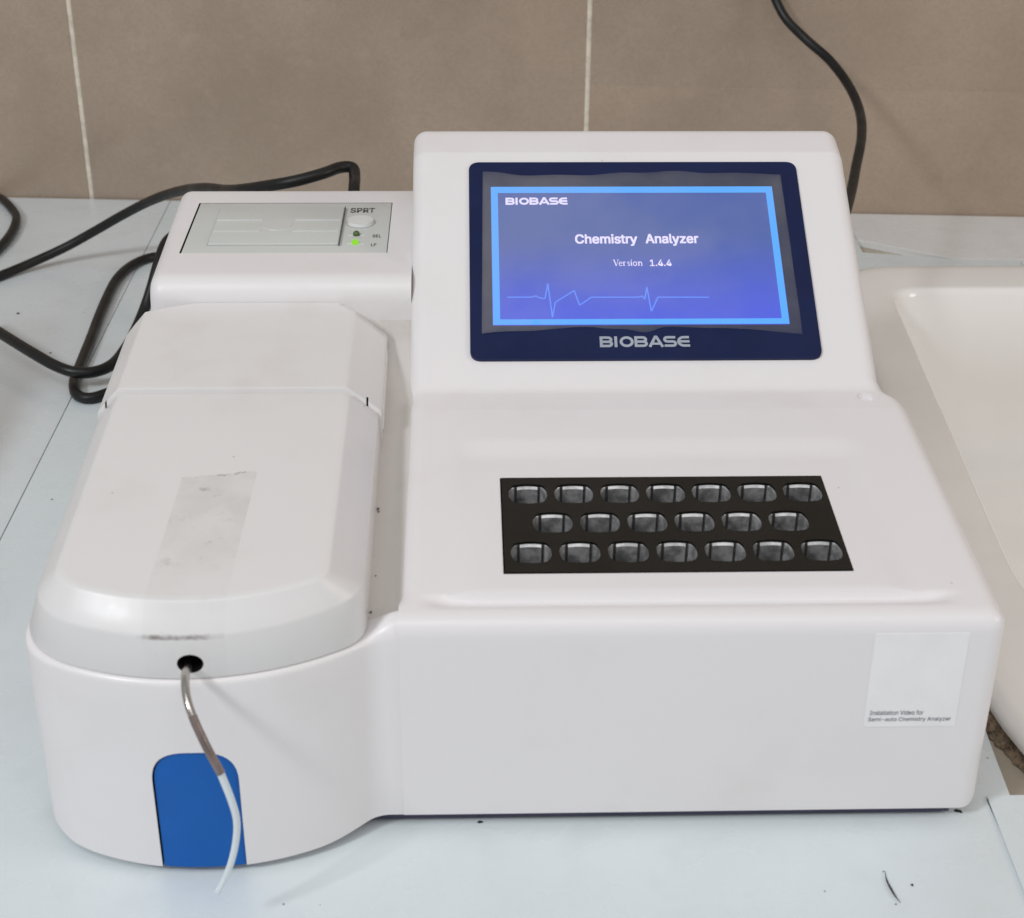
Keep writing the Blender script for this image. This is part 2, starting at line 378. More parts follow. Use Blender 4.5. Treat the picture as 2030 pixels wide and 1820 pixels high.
# ------------------------------------------------------------------ sink on the right
SM = Matrix.Translation((.2405, 0, 0)) @ Matrix(((1, .075, 0, 0), (0, 1, 0, 0), (0, 0, 1, 0), (0, 0, 0, 1)))
sink = bpy.data.objects.new("sink", None); COL.objects.link(sink); sink.location = (.52, .33, 0)
sink.matrix_parent_inverse if False else None
tag(sink, "white ceramic sink basin set in the worktop beside the machine", "sink")
bpy.context.view_layer.update()
def under(o, root):
    o.parent = root; o.matrix_parent_inverse = Matrix.Translation(root.location).inverted(); return o
def rrect(x0, y0, x1, y1, rs, seg=10):
    return [tuple(p) for p in fillet2([(x0, y0, rs[0]), (x1, y0, rs[1]), (x1, y1, rs[2]), (x0, y1, rs[3])], seg)]
def ringloft(rings, capb=False, capt=False):
    V, F = [], []; n = len(rings[0])
    for r in rings: V += r
    for i in range(len(rings)-1):
        for k in range(n):
            k2 = (k+1) % n; F.append((i*n+k, i*n+k2, (i+1)*n+k2, (i+1)*n+k))
    if capb: F.append(tuple(range(n)))
    if capt: F.append(tuple(range((len(rings)-1)*n, len(rings)*n)))
    return V, F
def sring(dx, z, inner=False, dd=0):
    if not inner: pts = rrect(0+dx, -.07+dx, .56-dx, .662-dx, (.2, .2, .055, .055), 16)
    else: pts = rrect(.0405+dx, .085+dx, .50-dx, .607-dx, (.12, .10, .035, .030), 16)
    return [SM @ Vector((x, y, z)) for x, y in pts]
rings = [sring(.004, -.004), sring(.0, .002), sring(.0005, .007), sring(.003, .0105), sring(.007, .0118), sring(.014, .0120),
         sring(-.004, .0120, True), sring(-.0015, .0116, True), sring(.0, .0105, True), sring(.002, .006, True), sring(.006, -.02, True), sring(.022, -.10, True), sring(.035, -.125, True), sring(.06, -.137, True), sring(.13, -.142, True)]
V, F = ringloft(rings, False, True)
under(mesh("basin", V, F, None, CERAM, True, None, 60), sink)
# brown sealant ring in the ragged cut-out at the foot of the rim
V, F = [], []
so = lambda y: .2-math.sqrt(.04-max(0, .13-y)**2)
pts = [(so(y)-.001, y) for y in (.22, .18, .14, .11, .09, .07, .05, .03, .01, -.01)]
C = catmull([(x, y, 0) for x, y in pts], 6); random.seed(3)
rows = []
for p in C:
    wv = .0062+.0024*random.random(); hv = .0022+.0014*random.random()
    rows.append([SM @ Vector((p.x-wv, p.y, -.0055)), SM @ Vector((p.x-wv*.5, p.y, -.005+hv*.8)), SM @ Vector((p.x, p.y, -.003+hv)), SM @ Vector((p.x+.010, p.y, -.001+hv)), SM @ Vector((p.x+.02, p.y, -.0055))])
for r in rows: V += r
for i in range(len(rows)-1):
    for k in range(4): F.append((i*5+k, i*5+k+1, (i+1)*5+k+1, (i+1)*5+k))
under(mesh("sealant", V, F, None, MUD, True), sink)
dr = bmesh.new(); bmesh.ops.create_cone(dr, cap_ends=True, segments=24, radius1=.03, radius2=.028, depth=.004)
me = bpy.data.meshes.new("drain"); dr.to_mesh(me); dr.free(); o = link("drain", me, None, STEEL); o.location = SM @ Vector((.27, .34, -.1395)); under(o, sink)

# ------------------------------------------------------------------ the analyser
an = bpy.data.objects.new("chemistry_analyzer", None); COL.objects.link(an)
tag(an, "white desktop chemistry analyzer with tilted blue touch screen and round-fronted sampling unit", "lab analyzer")

# right housing: a y-z profile lofted across x with rounded ends
prof = fillet2([(.0, .0072, .001), (0, .1079, .0085), (.160, .1268, .006), (.179, .1278, .012), (.3105, .2115, .005), (.3355, .2186, .010), (.349, .195, .02), (.350, .0072, .001)], 8)
dense = []
for i, p in enumerate(prof):
    q = prof[(i+1) % len(prof)]; L_ = (q-p).length; n = max(1, int(L_/(.0012 if p.x < .05 and p.y > .1 else .0045)))
    dense += [p.lerp(q, k/n) for k in range(n)]
nP = len(dense)
nor = []
for i in range(nP):
    d = (dense[(i+1) % nP]-dense[i-1]).normalized(); nor.append(Vector((-d.y, d.x)))   # outward for this winding checked below
ctr = Vector((.17, .08))
if nor[2].dot(dense[2]-ctr) < 0: nor = [-n for n in nor]
def sstep(a, b, x):
    t = min(1, max(0, (x-a)/(b-a))); return t*t*(3-2*t)
def xr_at(y, z):
    y = max(0, y); q = sstep(.168, .186, y)
    return (.2208 - .0046*min(1, y/.17))*(1-q) + .2064*q
XL = -.033
def padz(x, y):
    if y < .006 or y > .158: return 0
    rz = .1079 + y*.1181
    pz = .1118 + (y-.0185)*.085
    fx = sstep(-.013, .0005, x)*(1-sstep(.172, .186, x)); fy = sstep(.0162, .0186, y)*(1-sstep(.118, .136, y))
    gr = -.0026*sstep(.0085, .0150, y)*(1-sstep(.0162, .0186, y))*sstep(-.026, -.010, x)*(1-sstep(.188, .204, x))
    return (pz-rz)*fx*fy + gr
rs = .0075; rr = .0085
cols = []       # (kind, s): left edge rows, interior x, right edge rows
for k in range(15): cols.append(('L', k/14*90))
nx = 74
for k in range(1, nx): cols.append(('M', k/nx))
for k in range(15): cols.append(('R', 90-k/14*90))
V = []; nC = len(cols)
for i, p in enumerate(dense):
    y, z = p; xr = xr_at(y, z); xl = XL
    inl = sstep(.010, .024, y) if z > .05 or y > .3 else 0.0
    for kd, s in cols:
        if kd == 'M': x = xl+rs + (xr-xl-rs-rr)*s; off = 0
        elif kd == 'L':
            a = R(s)                      # 0 at the end face, 90 on the flat
            x = xl + rs*(1-math.cos(a)); off = rs*(1-math.sin(a))*inl
        elif kd == 'R':
            a = R(s); x = xr - rr*(1-math.cos(a)); off = rr*(1-math.sin(a))
        qy, qz = y - nor[i].x*off, z - nor[i].y*off
        qy = min(.350-off, max(off, qy)); qz = max(.0072+off, qz)
        up = nor[i].y > .5
        V.append((x, qy, qz + (padz(x, y) if up else 0)))
F = []
for i in range(nP):
    j = (i+1) % nP
    for c in range(nC-1): F.append((i*nC+c, i*nC+c+1, j*nC+c+1, j*nC+c))
i1 = max(i for i, p in enumerate(dense) if p.y > .1 and p.x < .176); i2 = min((i for i, p in enumerate(dense) if p.y < .0085), key=lambda i: abs(dense[i].x-.176))
if i1 > i2: i1, i2 = i2, i1
loops = [list(range(i1, i2+1)), list(range(i2, nP))+list(range(0, i1+1))]
for lp in loops: F.append(tuple(i*nC for i in lp)); F.append(tuple(i*nC+nC-1 for i in lp))
housing = mesh("housing", V, F, an, WHITE, True)
padn = Vector((0, -.085, 1)).normalized(); padv = Vector((0, 1, .085)).normalized()
PF = (Vector((.0115, .0302, .1118+(.0302-.0185)*.085)), Vector((1, 0, 0)), padv, padn)   # origin at the plate's front-left corner
PW, PD = .1490, .0733
def frame_box(name, fr, u0, u1, v0, v1, w0, w1, parent=None, mats=(), bev=0):
    o, ex, ey, ez = fr
    Mx = Matrix((ex, ey, ez)).transposed().to_4x4(); Mx.translation = o
    return box(name, (u0, v0, w0), (u1, v1, w1), parent, mats, bev, Mx)
cut = frame_box("cut", PF, -.0006, PW+.0004, -.0004, PD+.0004, -.03, .02, None, BLACKCAV)
hole = bmesh.new(); bmesh.ops.create_cone(hole, cap_ends=True, segments=28, radius1=.0042, radius2=.0050, depth=.006, matrix=Matrix.Translation((.1963, .1712, .1279)))
me = bpy.data.meshes.new("c2"); hole.to_mesh(me); hole.free(); cut2 = link("c2", me, None, WHITE)
apply_bool(housing, [cut, cut2]); housing.data.set_sharp_from_angle(angle=R(38))

# black plate with nineteen wells
cu = bpy.data.curves.new("plate", 'CURVE'); cu.dimensions = '2D'; cu.fill_mode = 'BOTH'; cu.extrude = .0006
def spl(P):
    s = cu.splines.new('POLY'); s.points.add(len(P)-1); s.use_cyclic_u = True
    for q, p in zip(s.points, P): q.co = (p[0], p[1], 0, 1)
XS = [.0088*math.cos(R(a)) for a in (0, 6, 12, 18, 24, 30, 36, 42)] + [.0060, .0057, .0053, .0049, .0047] + [.0047*(1-k/6) for k in range(1, 6)]
XS = XS + [0] + [-x for x in reversed(XS)]
def wout(kc=1.0, kg=1.0, kl=1.0):
    """outline of one well: a barrel in the middle, a groove and a lower lobe on each side"""
    up = []
    for x in XS:
        ax = abs(x)
        if ax <= .0048: y = kc*.0079*math.sqrt(1-(ax/.0125)**2)
        elif ax <= .0058: y = kg*.0073
        else: y = kl*.0070*math.sqrt(max(0, 1-(max(0, ax-.0058)/.00302)**2))
        up.append((x*kl if ax > .0061 else x, y))
    return up + [(x, -y) for x, y in reversed(up[1:-1])]
spl([(0, 0), (PW, 0), (PW, PD), (0, PD)])
wells = []
for row, (v0, u0, u1, n) in enumerate((((.0600), .0119, .1382, 7), (.0370, .0222, .1278, 6), (.0146, .0118, .1384, 7))):
    for k in range(n if row != 1 else 6): wells.append((u0+(u1-u0)*k/(n-1), v0))
wells = wells[:7] + wells[7:13] + wells[13:]
for u, v in wells: spl([(u+x, v+y) for x, y in wout()])
co = bpy.data.objects.new("p", cu); COL.objects.link(co); dg = bpy.context.evaluated_depsgraph_get(); dg.update()
me = bpy.data.meshes.new_from_object(co.evaluated_get(dg), depsgraph=dg); bpy.data.objects.remove(co); bpy.data.curves.remove(cu)
Mx = Matrix((PF[1], PF[2], PF[3])).transposed().to_4x4(); Mx.translation = PF[0]
me.transform(Mx @ Matrix.Translation((0, 0, -.0001))); me.materials.clear()
plate = link("incubator_plate", me, an, BPLATE)
# one well: cylindrical cup with a bright lip at its middle and a dark groove on each side
def wring(z, kc, kg, kl, f=1.0): return [(x*f, y*f, z) for x, y in wout(kc, kg, kl)]
rings = [wring(-.0007, 1.02, 1.02, 1.02), wring(-.0009, 1.0, 1.0, 1.0), wring(-.0019, .90, 1.0, .97), wring(-.012, .88, .98, .93), wring(-.0165, .85, .9, .88), wring(-.0166, .85, .9, .88, .5), wring(-.0167, .85, .9, .88, .45), wring(-.024, .85, .9, .88, .44)]
NW = len(rings[0])
Vw, Fw = ringloft(rings, False, True)
miw = []
for i in range(len(rings)-1):
    for k in range(NW):
        x = (rings[0][k][0]+rings[0][(k+1) % NW][0])/2
        miw.append(1 if i == 1 and abs(x) < .0047 else 3 if .0047 <= abs(x) < .0059 and i < 4 else 2 if i >= 5 else 0)
miw.append(2)
w0 = mesh("well", Vw, Fw, plate, [WELLM, WELLR, BLACKCAV, WELLD], True, miw)
for p in w0.data.polygons: p.use_smooth = True
w0.data.set_sharp_from_angle(angle=R(32))
for k, (u, v) in enumerate(wells):
    o = w0 if k == 0 else w0.copy()
    if k: COL.objects.link(o)
    o.parent = plate; o.matrix_world = Mx @ Matrix.Translation((u, v, 0))

# screen: navy bezel, display, film, lettering
tS = R(57.8); ez = Vector((0, -math.cos(tS), math.sin(tS))); ey = Vector((0, math.sin(tS), math.cos(tS)))
So = Vector((.0091, .2114, .1493))
# shell surface under the bezel lies a little below the screen plane
SF = (So, Vector((1, 0, 0)), ey, ez)
Ms = Matrix((SF[1], SF[2], SF[3])).transposed().to_4x4(); Ms.translation = So
def rplate(name, x0, y0, x1, y1, r, z0, z1, parent, m):
    P = fillet2([(x0, y0, r), (x1, y0, r), (x1, y1, r), (x0, y1, r)], 8)
    o = slab(name, [tuple(p) for p in P], z0, z1, parent, [m], .0003); o.data.transform(Ms); return o
bezel = rplate("bezel", -.0114, -.0209, .1689, .1093, .006, -.004, .0008, an, NAVY)
V, F = biobase(.225); place2d("logo", V, F, SF, .0550, -.0139, .1013, -.0066, bezel, LOGO, .00095)
disp = rplate("display_screen", .0003, .0002, .1541, .0916, .0008, .0008, .00115, an, SCRN)
disp.data.transform(Ms.inverted()); disp.matrix_world = Ms; disp.parent = an
def onscreen(name, V, F, x0, y0, x1, y1, m, lift=.00125):
    o = place2d(name, V, F, SF, x0, y0, x1, y1, disp, m, lift)
    o.matrix_parent_inverse = Ms.inverted(); return o
bw = .0034
V = [(0.0005, .0004), (.1539, .0004), (.1539, .0914), (.0005, .0914), (.0042, .0038), (.1502, .0038), (.1502, .0871), (.0042, .0871)]
onscreen("screen_border", V, [(0, 1, 5, 4), (1, 2, 6, 5), (2, 3, 7, 6), (3, 0, 4, 7)], .0005, .0004, .1539, .0914, SCRB)
V, F = biobase(.25); onscreen("screen_logo", V, F, .0083, .0787, .0418, .0841, SCRT)
V, F = text2d("Chemistry", .05); onscreen("title_lettering", V, F, .0449, .0510, .0782, .0589, SCRT)
V, F = text2d("Analyzer", .05); onscreen("title_lettering", V, F, .0825, .0510, .1109, .0589, SCRT)
V, F = text2d("1.4.4", .03); onscreen("version_number", V, F, .0839, .0376, .0954, .0418, SCRT)
# 'Version' in a small serif face drawn stroke by stroke
S = []; T, t = .15, .06
def serif(x, y, wd=.26): S.append(([(x-wd/2, y), (x+wd/2, y)], .06))
S += [([(.10, .97), (.42, .0)], T), ([(.42, .02), (.72, .97)], t)]; serif(.10, .97, .34); serif(.72, .97, .30)
def e_(x): S.append((arc(x+.27, .33, .23, .31, 10, 325, 16), .10)); S.append(([(x+.05, .37), (x+.50, .37)], .06))
e_(.80)
S += [([(1.54, 0), (1.54, .66)], T)]; serif(1.54, .03); serif(1.46, .64, .2); S.append((arc(1.72, .46, .18, .17, 170, 50, 6), .10))
S += [(arc(2.24, .50, .15, .14, 30, 250, 8)+arc(2.24, .19, .16, .15, 80, -150, 8), .10)]
S += [([(2.66, 0), (2.66, .66)], T)]; serif(2.66, .03); serif(2.60, .64, .2); S.append(([(2.58, .90), (2.74, .90)], .16))
S.append((arc(3.18, .33, .26, .30, 0, 360, 20), .12))
S += [([(3.74, 0), (3.74, .66)], T), (arc(3.96, .40, .20, .22, 165, 0, 8)+[(4.16, 0)], .13)]; serif(3.74, .03); serif(3.67, .64, .2); serif(4.16, .03)
V, F = strokes(S, .1); onscreen("version_lettering", V, F, .0643, .0377, .0800, .0419, SCRT)
tr_ = [(.0080, .0178), (.0211, .0178), (.0230, .0187), (.0245, .0174), (.0277, .0168), (.0295, .0265), (.0312, .0049), (.0330, .0145), (.0431, .0219), (.0456, .0125), (.0519, .0176), (.0764, .0175), (.0785, .0183), (.0798, .0163), (.0813, .0240), (.0827, .0085), (.0867, .0175), (.1135, .0173)]
V, F = strokes([[p, q] for p, q in zip(tr_, tr_[1:])], .0007)
o = mesh("heartbeat_trace", [So+Vector((1, 0, 0))*p[0]+ey*p[1]+ez*.0013 for p in V], F, disp, SCRL); o.matrix_parent_inverse = Ms.inverted()
# loose protective film with wavy top and bottom edges
top = [(-.0038, .1015), (.02, .0994), (.0495, .0990), (.0750, .1008), (.0995, .1014), (.125, .1006), (.1594, .0995)]
bot = [(-.0054, -.0053), (.018, -.0036), (.0479, -.0016), (.0650, -.0030), (.0790, -.0044), (.0923, -.0018), (.1236, -.0029), (.1599, -.0060)]
T_ = catmull([(x, y, 0) for x, y in top], 10); B_ = catmull([(x, y, 0) for x, y in bot], 10)
def interp(C, s):
    f = s*(len(C)-1); i = min(int(f), len(C)-2); return C[i].lerp(C[i+1], f-i)
V, F = [], []; n1, n2 = 60, 20
for j in range(n2+1):
    for i in range(n1+1):
        a = interp(B_, i/n1).lerp(interp(T_, i/n1), j/n2); ed = min(i, n1-i)/n1*2; eh = min(j, n2-j)/n2*2
        lift = .0018 + .0005*math.sin(i*.5)*(1-min(1, eh*3)) + .0002*math.sin(i*.31+j*.7)
        V.append(So + Vector((1, 0, 0))*a.x + ey*a.y + ez*lift)
for j in range(n2):
    for i in range(n1): q = j*(n1+1)+i; F.append((q, q+1, q+n1+2, q+n1+1))
film = mesh("protective_film", V, F, an, FILM, True)
md = film.modifiers.new("thick", 'SOLIDIFY'); md.thickness = .00012

# left sampling unit ---------------------------------------------------------
def ztop(y):           # sloping top of the lower body (gutter floor and lid seam)
    y = max(-.03, y)
    a = .1005 + .1285*max(0, y)
    return a + .010*sstep(.165, .230, y)
def zlid(y): return .132 + math.tan(R(5.0))*(y+.018)
RA, XC = .108, -.1172
def arc_y(x, yf, Rr=RA, xc=XC): return yf + Rr - math.sqrt(max(1e-6, Rr*Rr-(x-xc)**2))
def outline_lid(xl, xr, yf, yb, rc, backc=0, Rr=RA, xc=XC, rl=None):
    rl = rl or rc
    """front-arc plan, counter-clockwise from the back right; fixed point count"""
    P = []
    bc = max(backc, .0005)
    yR, yL = arc_y(xr, yf, Rr, xc), arc_y(xl, yf, Rr, xc)
    P += [(xr-bc*1.6, yb), (xr, yb-bc)] if False else [(xr-bc*1.5, yb)]
    P += [(xr-bc*.1-(bc*1.4)*(1-k/3), yb-(bc*.9)*(k/3)) for k in (1, 2, 3)]; P[-1] = (xr-bc*.12, yb-bc*.82)
    P += [(xr, yb-bc)]
    y0, y1 = yb-bc, yR+rc
    P += [(xr, y0+(y1-y0)*k/16) for k in range(1, 17)]
    A, Bc = Vector((xr, y1)), Vector((xr, yR)); Cc = Vector((xr-rc, arc_y(xr-rc, yf, Rr, xc)))
    P += [tuple(A*(1-s)**2+Bc*2*s*(1-s)+Cc*s*s) for s in (.125*k for k in range(1, 9))]
    xa, xb = xr-rc, xl+rl
    P += [(xa+(xb-xa)*k/40, arc_y(xa+(xb-xa)*k/40, yf, Rr, xc)) for k in range(1, 41)]
    A, Bc, Cc = Vector((xb, arc_y(xb, yf, Rr, xc))), Vector((xl, yL)), Vector((xl, yL+rl))
    P += [tuple(A*(1-s)**2+Bc*2*s*(1-s)+Cc*s*s) for s in (.125*k for k in range(1, 9))]
    y0, y1 = yL+rl, yb-bc
    P += [(xl, y0+(y1-y0)*k/16) for k in range(1, 17)]
    P += [(xl+bc*.12, yb-bc*.82)]
    P += [(xl+bc*.12+(bc*1.38)*k/3, yb-bc*.82+(bc*.82)*k/3) for k in (1, 2, 3)]
    return P
def lerp2(A, B, s): return [(a[0]*(1-s)+b[0]*s, a[1]*(1-s)+b[1]*s) for a, b in zip(A, B)]
# lower body: D-shaped tub that runs into the right housing's front
def body_outline(ins):
    xl = -.1874+ins; yf = -.0286+ins; rr = RA-ins; P = []
    P += [(XL+.0030, .0012+ins), (XL-.0004, .0+ins)]
    xs_, xe = -.0445, xl+.014
    ya = arc_y(-.0475, yf, rr)
    A, Bc, Cc = Vector((-.0385, ins)), Vector((-.0437, ins)), Vector((-.0485, arc_y(-.0485, yf, rr)))
    P += [tuple(A*(1-s)**2+Bc*2*s*(1-s)+Cc*s*s) for s in (.1*k for k in range(11))]
    P += [(-.0485+(xe+.0485)*k/60, arc_y(-.0485+(xe+.0485)*k/60, yf, rr)) for k in range(1, 61)]
    A, Bc, Cc = Vector((xe, arc_y(xe, yf, rr))), Vector((xl, arc_y(xl, yf, rr))), Vector((xl, arc_y(xl, yf, rr)+.014))
    P += [tuple(A*(1-s)**2+Bc*2*s*(1-s)+Cc*s*s) for s in (.1*k for k in range(1, 11))]
    y0 = Cc.y
    P += [(xl+.0034*(k/40), y0+(.150-y0)*k/40) for k in range(1, 41)]
    P += [(xl+.0055, .156), (xl+.0075, .160), (xl+.0085, .200), (xl+.012, .214), (-.164, .222), (-.160, .345)] + [(XL+.0030, y) for y in (.345, .24, .215, .20, .185, .165, .12, .06, .02)]
    return P
rg = []
zb = lambda y: .0040+.0032*sstep(-.018, -.001, y)
def rim(x, y): return .0070*sstep(-.0475, -.0340, x)*(1-sstep(.0085, .0150, y))     # the front edge runs up to the housing's edge
OA, OB = body_outline(0), body_outline(.010)
def bring(fins, fz):
    row = []
    for (x0, y0), (x1, y1) in zip(OA, OB):
        r = .0028+.0052*sstep(-.0475, -.0345, x0)*(1-sstep(.004, .012, y0)); q = fins(r)/.010
        xx, yy = x0+(x1-x0)*q, y0+(y1-y0)*q
        row.append((xx, yy, fz(y0, ztop(yy)+rim(xx, yy), r)))
    rg.append(row)
bring(lambda r: .0012, lambda y, t, r: zb(y)); bring(lambda r: .0002, lambda y, t, r: zb(y)+.0006)
for q in (.15, .3, .45, .6, .75, .9, 1): bring(lambda r: 0, lambda y, t, r: (zb(y)+.0006)*(1-q)+(t-r)*q)
for a in (15, 30, 45, 60, 75, 90): bring(lambda r: r*(1-math.cos(R(a))), lambda y, t, r: t-r+r*math.sin(R(a)))
bring(lambda r: max(r, .0085)+.0004, lambda y, t, r: t); bring(lambda r: .0105, lambda y, t, r: t); bring(lambda r: .0135, lambda y, t, r: t); bring(lambda r: .0140, lambda y, t, r: .090)
V, F = ringloft(rg, True, True)
body = mesh("lower_body", V, F, an, [WHITE, GUT], True, None, 40)
# recessed cut-out for the blue panel
def patch(x0, x1, z0, z1, r, yoff, n=16):
    """outline of the panel (round top corners) in x-z"""
    P = [(x0, z0), (x1, z0)] + [(x1-(x1-x0)*0+ (0), z0+(z1-z0)*.0)]
    O = fillet2([(x0, z0, 0), (x1, z0, 0), (x1, z1, r), (x0, z1, r)], 10); return [tuple(p) for p in O]
def curved_prism(name, O, d_out, d_in, m, nx_=22):
    """prism whose front follows the body's arc at offset d_out and back at d_in"""
    xs0, xs1 = min(p[0] for p in O), max(p[0] for p in O)
    bm = bmesh.new(); f = bm.faces.new([bm.verts.new((x, 0, z)) for x, z in O])
    for k in range(1, nx_):
        xx = xs0+(xs1-xs0)*k/nx_
        bmesh.ops.bisect_plane(bm, geom=bm.verts[:]+bm.edges[:]+bm.faces[:], plane_co=(xx, 0, 0), plane_no=(1, 0, 0))
    front = bm.faces[:]
    r = bmesh.ops.extrude_face_region(bm, geom=front)
    back = set(g for g in r['geom'] if isinstance(g, bmesh.types.BMVert))
    for v_ in bm.verts: v_.co.y = arc_y(v_.co.x, -.0286) + (d_in if v_ in back else d_out)
    bmesh.ops.recalc_face_normals(bm, faces=bm.faces)
    me = bpy.data.meshes.new(name); bm.to_mesh(me); bm.free(); return link(name, me, None, m)
O1 = fillet2([(-.1338, -.002, 0), (-.0985, -.002, 0), (-.0985, .0655, .0155), (-.1338, .0655, .0155)], 10)
O2 = fillet2([(-.1331, .0045, 0), (-.0987, .0045, 0), (-.0987, .0650, .0152), (-.1331, .0650, .0152)], 10)
apply_bool(body, [curved_prism("c", [tuple(p) for p in O1], -.02, .0040, BLACKCAV)])
body.data.set_sharp_from_angle(angle=R(40))
bp_ = curved_prism("blue_panel", [tuple(p) for p in O2], .0009, .0048, BLUE); bp_.parent = an
# gutter between the lid and the right housing
V, F = [], []
ny = 48
def deck_z(y): return .1079+y*.1181 if y < .16 else .1268+(y-.16)*.05 if y < .178 else .1278+(y-.178)*.63
def wall_x(y, g):          # where the gutter floor meets the rounded left edge of the housing
    h = min(.0072, max(0, g-(deck_z(y)-rs))); return XL+rs-math.sqrt(rs*rs-h*h)
for j in range(ny+1):
    y = .0086+(.240-.0086)*j/ny; z = ztop(y)+(.0004 if j else -.0012)+.010*sstep(.222, .238, y)**2
    lift = min(.0034, max(0, deck_z(y)-.0014-z))*(1-sstep(.170, .182, y)); x0 = -.0462-.0125*sstep(.003, .015, y); x1 = wall_x(y, z+lift)
    for i in range(17):
        x = x0+(x1+.002-x0)*i/16; q = min(1, max(0, (x-x1+.0085)/.0085)); V.append((x, y, max(z+rim(x, y), z+lift*(1-math.sqrt(1-q*q*.98))/.86)))
for j in range(ny):
    for i in range(16): q = j*17+i; F.append((q, q+1, q+18, q+17))
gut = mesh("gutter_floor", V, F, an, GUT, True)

def lid_mesh(name, yb, yfs, raise_, mat, front=True, backc=0):
    if front:
        outer = outline_lid(-.1864, -.0460, -.0272, yb, .008, rl=.019); inner = outline_lid(-.1696, -.0598, -.0182, yb, .006, 0, .112, -.1147, rl=.010)
        mid = outline_lid(-.1788, -.0466, -.0268, yb, .008, rl=.016)
        outer = [(x+.0030*min(1, max(0, y)/.14)*(1 if x < -.15 else 0), y) for x, y in outer]
    else:
        def rect(xl, xr, yf, yb_, dl, dr, dy):
            P = [(xr-dr, yb_)] + [(xr-dr*(1-k/4)**1.0, yb_-dy*(k/4)**1.25) for k in (1, 2, 3)] + [(xr, yb_-dy)]
            P += [(xr, (yb_-dy)+(yf-(yb_-dy))*k/12) for k in range(1, 13)]
            P += [(xr+(xl-xr)*k/30, yf) for k in range(1, 31)]
            P += [(xl, yf+(yb_-dy-yf)*k/12) for k in range(1, 13)]
            P += [(xl+dl*k/4, yb_-dy*(1-k/4)**1.25) for k in (1, 2, 3, 4)]
            return P
        outer = rect(-.1800, -.0452, yfs, yb+.0006, .036, .0215, .017); inner = rect(-.1700, -.0612, yfs+.0032, yb-.0012, .026, .010, .010)
    if not front: mid = outer
    def zl(y): return zlid(y)+raise_
    def zc(y): return max(zl(y)-.0107, ztop(y)+.0022)
    rg = []
    def ring(s, zf, A=None): rg.append([(x, y, zf(y)) for x, y in lerp2(A or mid, inner, s)])
    ring(.03, lambda y: ztop(y)+.0004, outer); ring(0, lambda y: ztop(y)+.0012, outer)
    ring(0, lambda y: zc(y)-.0010); ring(.025, lambda y: zc(y)-.0001); ring(.07, lambda y: zc(y)+.0006)
    ring(.5, lambda y: (zc(y)+zl(y))/2)
    ring(.93, lambda y: zl(y)-.0010); ring(.99, lambda y: zl(y)-.00035); ring(1.05, lambda y: zl(y)-.00006)
    # flat top grows inward
    cxm, cym = -.1147, (yb+max(yfs, -.018))/2
    top = rg[-1]
    for s in (.04, .5, .98): rg.append([(x+(cxm-x)*s, y+(cym-y)*s, zl(y+(cym-y)*s)) for x, y, z in top])
    V, F = ringloft(rg, True, True)
    return mesh(name, V, F, an, mat, True, None, 55)
lid = lid_mesh("sampling_lid", .1401, -.018, 0, LIDM)
rear = lid_mesh("rear_cover", .2322, .1403, .0014, OFFW, False)
def cutter_cyl(c, r, depth, axis, m, sx=1, sz=1):
    bm = bmesh.new(); bmesh.ops.create_cone(bm, cap_ends=True, segments=32, radius1=r, radius2=r, depth=depth)
    rot = Matrix.Rotation(R(90), 4, 'X') if axis == 'y' else Matrix.Identity(4)
    bm.transform(Matrix.Translation(c) @ Matrix.Diagonal((sx, 1, sz, 1)) @ rot)
    me = bpy.data.meshes.new("c"); bm.to_mesh(me); bm.free(); return link("c", me, None, m)
apply_bool(lid, [cutter_cyl((-.1134, -.022, .1080), .0052, .03, 'y', BLACKCAV, 1, .82)])
lid.data.set_sharp_from_angle(angle=R(45))
hs = []
for x0, x1, y0, y1 in ((-.0522, -.0513, .1405, .1450), (-.1762, -.1754, .1405, .1430)):
    hs.append(box("c", (x0, y0-.004, .130), (x1, y1, .16), None, BLACKCAV))
apply_bool(rear, hs); rear.data.set_sharp_from_angle(angle=R(45))
# side cheeks beside the hinge, low on each side
for sx_, x0, x1 in ((1, -.0520, -.0447),):
    P = [(.1500, .1215), (.1530, .1300), (.158, .1345), (.205, .1400), (.205, .128), (.1510, .1195)]
    P = [(y, max(z, ztop(y)+.0006)) for y, z in P]
    V = [(x, y, z) for x in (x0, x1) for y, z in P]; n = len(P)
    F = [tuple(range(n)), tuple(range(n, 2*n))] + [(k, (k+1) % n, n+(k+1) % n, n+k) for k in range(n)]
    o = mesh("hinge_cheek", V, F, an, OFFW); b_ = o.modifiers.new("bev", 'BEVEL'); b_.width = .0009; b_.segments = 2; b_.limit_method = 'ANGLE'

FV, FF = [], []
for x, y, r in ((-.0450, .0875, .0012), (-.0447, .0855, .0009), (-.0440, .040, .0006), (-.0450, .016, .0010)):
    b0 = len(FV); fleck(x, y, r, .6)
    FV[b0:] = [(a_, b_, ztop(b_)+.0004+c_) for a_, b_, c_ in FV[b0:]]
g_ = mesh("grime_spots", FV, FF, an, simple("brown_grime", (.16, .12, .10), .7)); g_["kind"] = "stuff"

